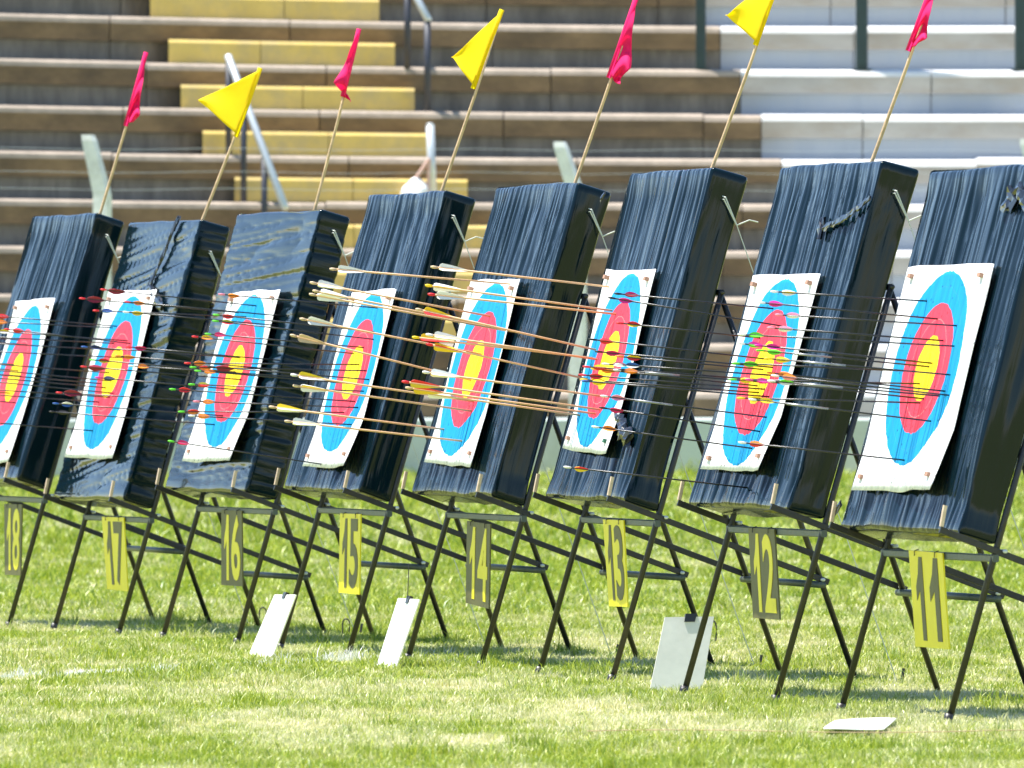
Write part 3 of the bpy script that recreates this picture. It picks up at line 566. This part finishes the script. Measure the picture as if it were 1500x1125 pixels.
for j in range(n + 1):
    for i in range(n + 1):
        s, t = i / n, j / n; p = (q4[0] * (1 - s) + q4[1] * s) * (1 - t) + (q4[3] * (1 - s) + q4[2] * s) * t; vs.append(p + Z1 * .004 * math.sin(3 * s + 2 * t))
fs = [(j * 11 + i, (j + 1) * 11 + i, (j + 1) * 11 + i + 1, j * 11 + i + 1) for j in range(n) for i in range(n)]
o = tag(mk('paper_sheet', vs, fs, M['board'], smooth=True), 'white sheet lying flat on the grass in front of the stand of plate eleven', 'sheet'); md = o.modifiers.new('s', 'SOLIDIFY'); md.thickness = .004

tag(mk('ground_string', *tube([hit(u, 1071 + 2 * math.sin(u / 90), V(0, 0, .024), Z1) for u in np.linspace(860, 1640, 16)], .0016, 5), M['bamboo']), 'thin taut string just above the grass in front of the row', 'string')
# ------------------------------------------------------------------ arrows
def vane(p, d, side, Lv, hv, kind):
    d = unit(d); side = unit(side - d * (side @ d))
    if kind == 'feather': pr = [(0, .0), (.02, .7), (.09, 1), (.4, .78), (.75, .36), (1, .0)]
    else: pr = [(0, .0), (.12, .62), (.35, 1), (.6, .85), (.85, .35), (1, .0)]
    w = np.cross(d, side) * .0006; out = [p + d * (a * Lv) + side * (b * hv) for a, b in pr]; n = len(out)
    return [o + w for o in out] + [o - w for o in out], [tuple(range(n)), tuple(range(2 * n - 1, n - 1, -1))] + [(i, (i + 1) % n, n + (i + 1) % n, n + i) for i in range(n)]
ORD = ['topmost', 'second from the top', 'third from the top', 'fourth from the top', 'fifth from the top', 'sixth from the top', 'seventh from the top', 'eighth from the top', 'ninth from the top', 'tenth from the top', 'eleventh from the top', 'twelfth from the top', 'thirteenth from the top', 'fourteenth from the top', 'fifteenth from the top', 'sixteenth from the top', 'seventeenth from the top', 'eighteenth from the top', 'nineteenth from the top', 'twentieth from the top', 'twenty-first from the top', 'twenty-second from the top']
CN = dict(dkred='dark red', tan='brown', olive='olive', navy='navy')
def arrow(k, nu, nv_, eu, ev, sty, rank):
    f = FR[k]; E = hit(eu, ev, fp(f, 0, 0, .02), f.n); Npt = hit(nu, nv_, E, f.w); d = unit(E - Npt); wood = sty[:2] == 'W:'
    cols = sty[2:].split('/') if wood else sty.split('/'); glint = cols[-1] == 's'
    if glint: cols = cols[:-1]
    nock, v1 = cols[0], cols[1]; v2 = cols[2] if len(cols) > 2 else v1; c = lambda x: CN.get(x, x)
    vtx = f'{c(v1)} and {c(v2)}' if v1 != v2 else c(v1)
    r = thing('arrow', E, f'{"wooden" if wood else "black"} arrow with {vtx} {"feathers" if wood else "vanes"}, {ORD[rank].replace("from the top", "from top")} in butt {NW[k]}', 'arrow', f'arrows in the butt of plate {NW[k]}')
    rad = .0043 if wood else .0031
    mk('shaft', *tube([Npt + d * .012, E + d * .1], rad, 8), AM['wood' if wood else 'carbon'], r, smooth=True)
    mk('nock', *tube([Npt - d * .006, Npt + d * .004, Npt + d * .022], [rad * .9, rad * 1.5, rad * 1.15], 8), AM[nock], r, smooth=True)
    Lv, hv, st = (.125, .0165, .028) if wood else ((.085, .0145, .028) if v1 in ('dkred',) else (.056, .0105, .034))
    ph = random.Random(nu * 7 + ev).uniform(0, 2.1); _, a, b = frame(d)
    for i in range(3):
        t = ph + i * 2 * math.pi / 3; s = a * math.cos(t) + b * math.sin(t)
        mk('feather' if wood else 'vane', *vane(Npt + d * st + s * rad * .6, d, s, Lv, hv, 'feather' if wood else 'vane'), AM[v1 if i == 0 else v2], r)
    if glint:
        l = np.linalg.norm(E - Npt); mk('shaft_highlight', *tube([Npt + d * l * .2, Npt + d * l * .43], rad * 1.25, 8), AM['glint'], r, smooth=True)  # grey band painted on the shaft as its sunlit highlight
AR = {
18: [(-215, 480, 28, 498, 'red/red'), (-200, 486, 40, 505, 'green/orange'), (-225, 515, 20, 534, 'red/dkred'), (-215, 522, 26, 543, 'green/yellow'), (-220, 531, 31, 551, 'white/orange'), (-230, 556, 14, 576, 'red/red'), (-222, 568, 23, 590, 'green/red')],
17: [(-14, 462, 172, 478, 'red/red'), (-16, 471, 164, 480, 'red/orange'), (-12, 485, 186, 499, 'yellow/yellow/white'), (8, 482, 190, 503, 'red/red'), (-62, 491, 168, 503, 'blue/black'), (-70, 500, 176, 513, 'red/dkred'), (-68, 512, 182, 524, 'white/blue'), (-80, 528, 160, 546, 'red/dkred'), (-76, 536, 163, 558, 'green/red'), (-84, 542, 149, 562, 'white/black'), (-80, 547, 155, 568, 'yellow/yellow'), (-74, 553, 166, 576, 'red/orange'), (-84, 566, 161, 582, 'red/dkred'), (-86, 573, 146, 589, 'blue/white'), (-96, 612, 136, 631, 'green/red')],
16: [(149, 424, 376, 448, 'red/dkred'), (118, 437, 349, 458, 'red/dkred'), (138, 455, 361, 464, 'red/blue'), (184, 442, 404, 462, 'red/orange'), (182, 457, 398, 476, 'white/yellow'), (121, 508, 352, 524, 'blue/navy'), (186, 508, 400, 527, 'red/crimson'), (170, 521, 393, 540, 'orange/orange'), (133, 527, 346, 545, 'green/red/yellow'), (120, 537, 352, 556, 'red/dkred'), (190, 536, 404, 550, 'white/orange'), (141, 553, 372, 573, 'magenta/navy'), (84, 575, 352, 591, 'red/dkred'), (79, 591, 327, 609, 'blue/white/blue'), (74, 603, 314, 622, 'black/black')],
15: [(322, 431, 553, 451, 'pink/orange'), (314, 461, 548, 486, 'green/red'), (313, 470, 547, 497, 'green/olive/red'), (302, 489, 532, 509, 'green/crimson'), (283, 493, 519, 518, 'red/yellow/orange'), (272, 532, 525, 534, 'red/orange'), (280, 538, 536, 543, 'green/red/orange'), (306, 537, 540, 556, 'black/dkred'), (287, 543, 538, 564, 'green/orange'), (278, 563, 532, 573, 'green/olive/red'), (250, 570, 519, 588, 'green/red'), (285, 588, 524, 597, 'pink/orange'), (263, 603, 503, 604, 'green/red/orange'), (278, 609, 515, 622, 'white/orange'), (248, 646, 472, 680, 'green/crimson')],
14: [(485, 394, 747, 416, 'W:tan/white'), (456, 414, 717, 463, 'W:tan/white'), (460, 426, 724, 479, 'W:tan/white'), (455, 431, 740, 484, 'W:tan/white'), (441, 467, 706, 519, 'W:tan/white'), (427, 491, 690, 557, 'W:tan/tan'), (428, 549, 694, 588, 'W:white/yellow/white'), (431, 565, 690, 602, 'W:tan/yellow/white'), (396, 596, 650, 629, 'W:tan/yellow/white'), (419, 617, 677, 646, 'W:tan/white')],
13: [(633, 391, 891, 420, 'W:tan/white'), (625, 418, 897, 455, 'W:yellow/yellow/white'), (629, 431, 902, 460, 'W:red/white'), (611, 453, 871, 512, 'W:tan/yellow/red'), (606, 494, 866, 524, 'W:yellow/yellow/red'), (626, 490, 872, 526, 'W:white/white'), (626, 504, 859, 555, 'W:red/red/yellow'), (621, 545, 886, 581, 'W:white/white'), (591, 559, 879, 600, 'W:red/red/yellow'), (596, 568, 872, 606, 'W:tan/red/yellow'), (617, 575, 848, 608, 'W:white/white')],
12: [(902, 430, 1132, 452, 'black/crimson/dkred'), (893, 436, 1148, 478, 'black/magenta'), (905, 473, 1113, 495, 'red/red/yellow'), (865, 497, 1123, 526, 'black/red'), (874, 515, 1130, 538, 'black/crimson'), (884, 533, 1122, 549, 'white/pink/white'), (905, 522, 1116, 541, 'orange/yellow/red'), (903, 534, 1134, 550, 'white/blue/white'), (901, 542, 1120, 560, 'white/orange/s'), (856, 537, 1112, 556, 'red/yellow/red'), (850, 549, 1118, 570, 'red/red'), (852, 556, 1110, 575, 'yellow/yellow'), (854, 558, 1124, 581, 'blue/blue/yellow'), (868, 540, 1108, 565, 'yellow/orange'), (882, 580, 1121, 611, 'white/pink/s'), (880, 597, 1113, 632, 'black/crimson'), (869, 625, 1103, 657, 'white/orange'), (828, 684, 1082, 713, 'white/red/yellow')],
11: [(1131, 427, 1357, 441, 'white/yellow/white'), (1112, 443, 1372, 467, 'white/magenta'), (1138, 461, 1401, 477, 'pink/pink/white'), (1126, 480, 1382, 499, 'pink/pink/white'), (1083, 490, 1398, 507, 'white/green'), (1082, 503, 1340, 529, 'white/magenta/green'), (1108, 506, 1365, 532, 'magenta/magenta'), (1110, 513, 1360, 537, 'green/green/s'), (1122, 525, 1392, 549, 'yellow/yellow/s'), (1075, 532, 1340, 544, 'green/green'), (1126, 546, 1384, 573, 'orange/orange'), (1132, 550, 1390, 579, 'white/orange/pink'), (1070, 556, 1345, 562, 'green/yellow'), (1094, 556, 1352, 584, 'magenta/magenta'), (1127, 558, 1376, 580, 'white/green/white/s'), (1082, 583, 1346, 590, 'yellow/yellow'), (1099, 585, 1364, 617, 'white/yellow/s'), (1084, 648, 1324, 674, 'white/orange/red')]}
for k, lst in AR.items():
    lst = sorted(lst, key=lambda a: a[3])
    for i, a in enumerate(lst): arrow(k, *a, i)
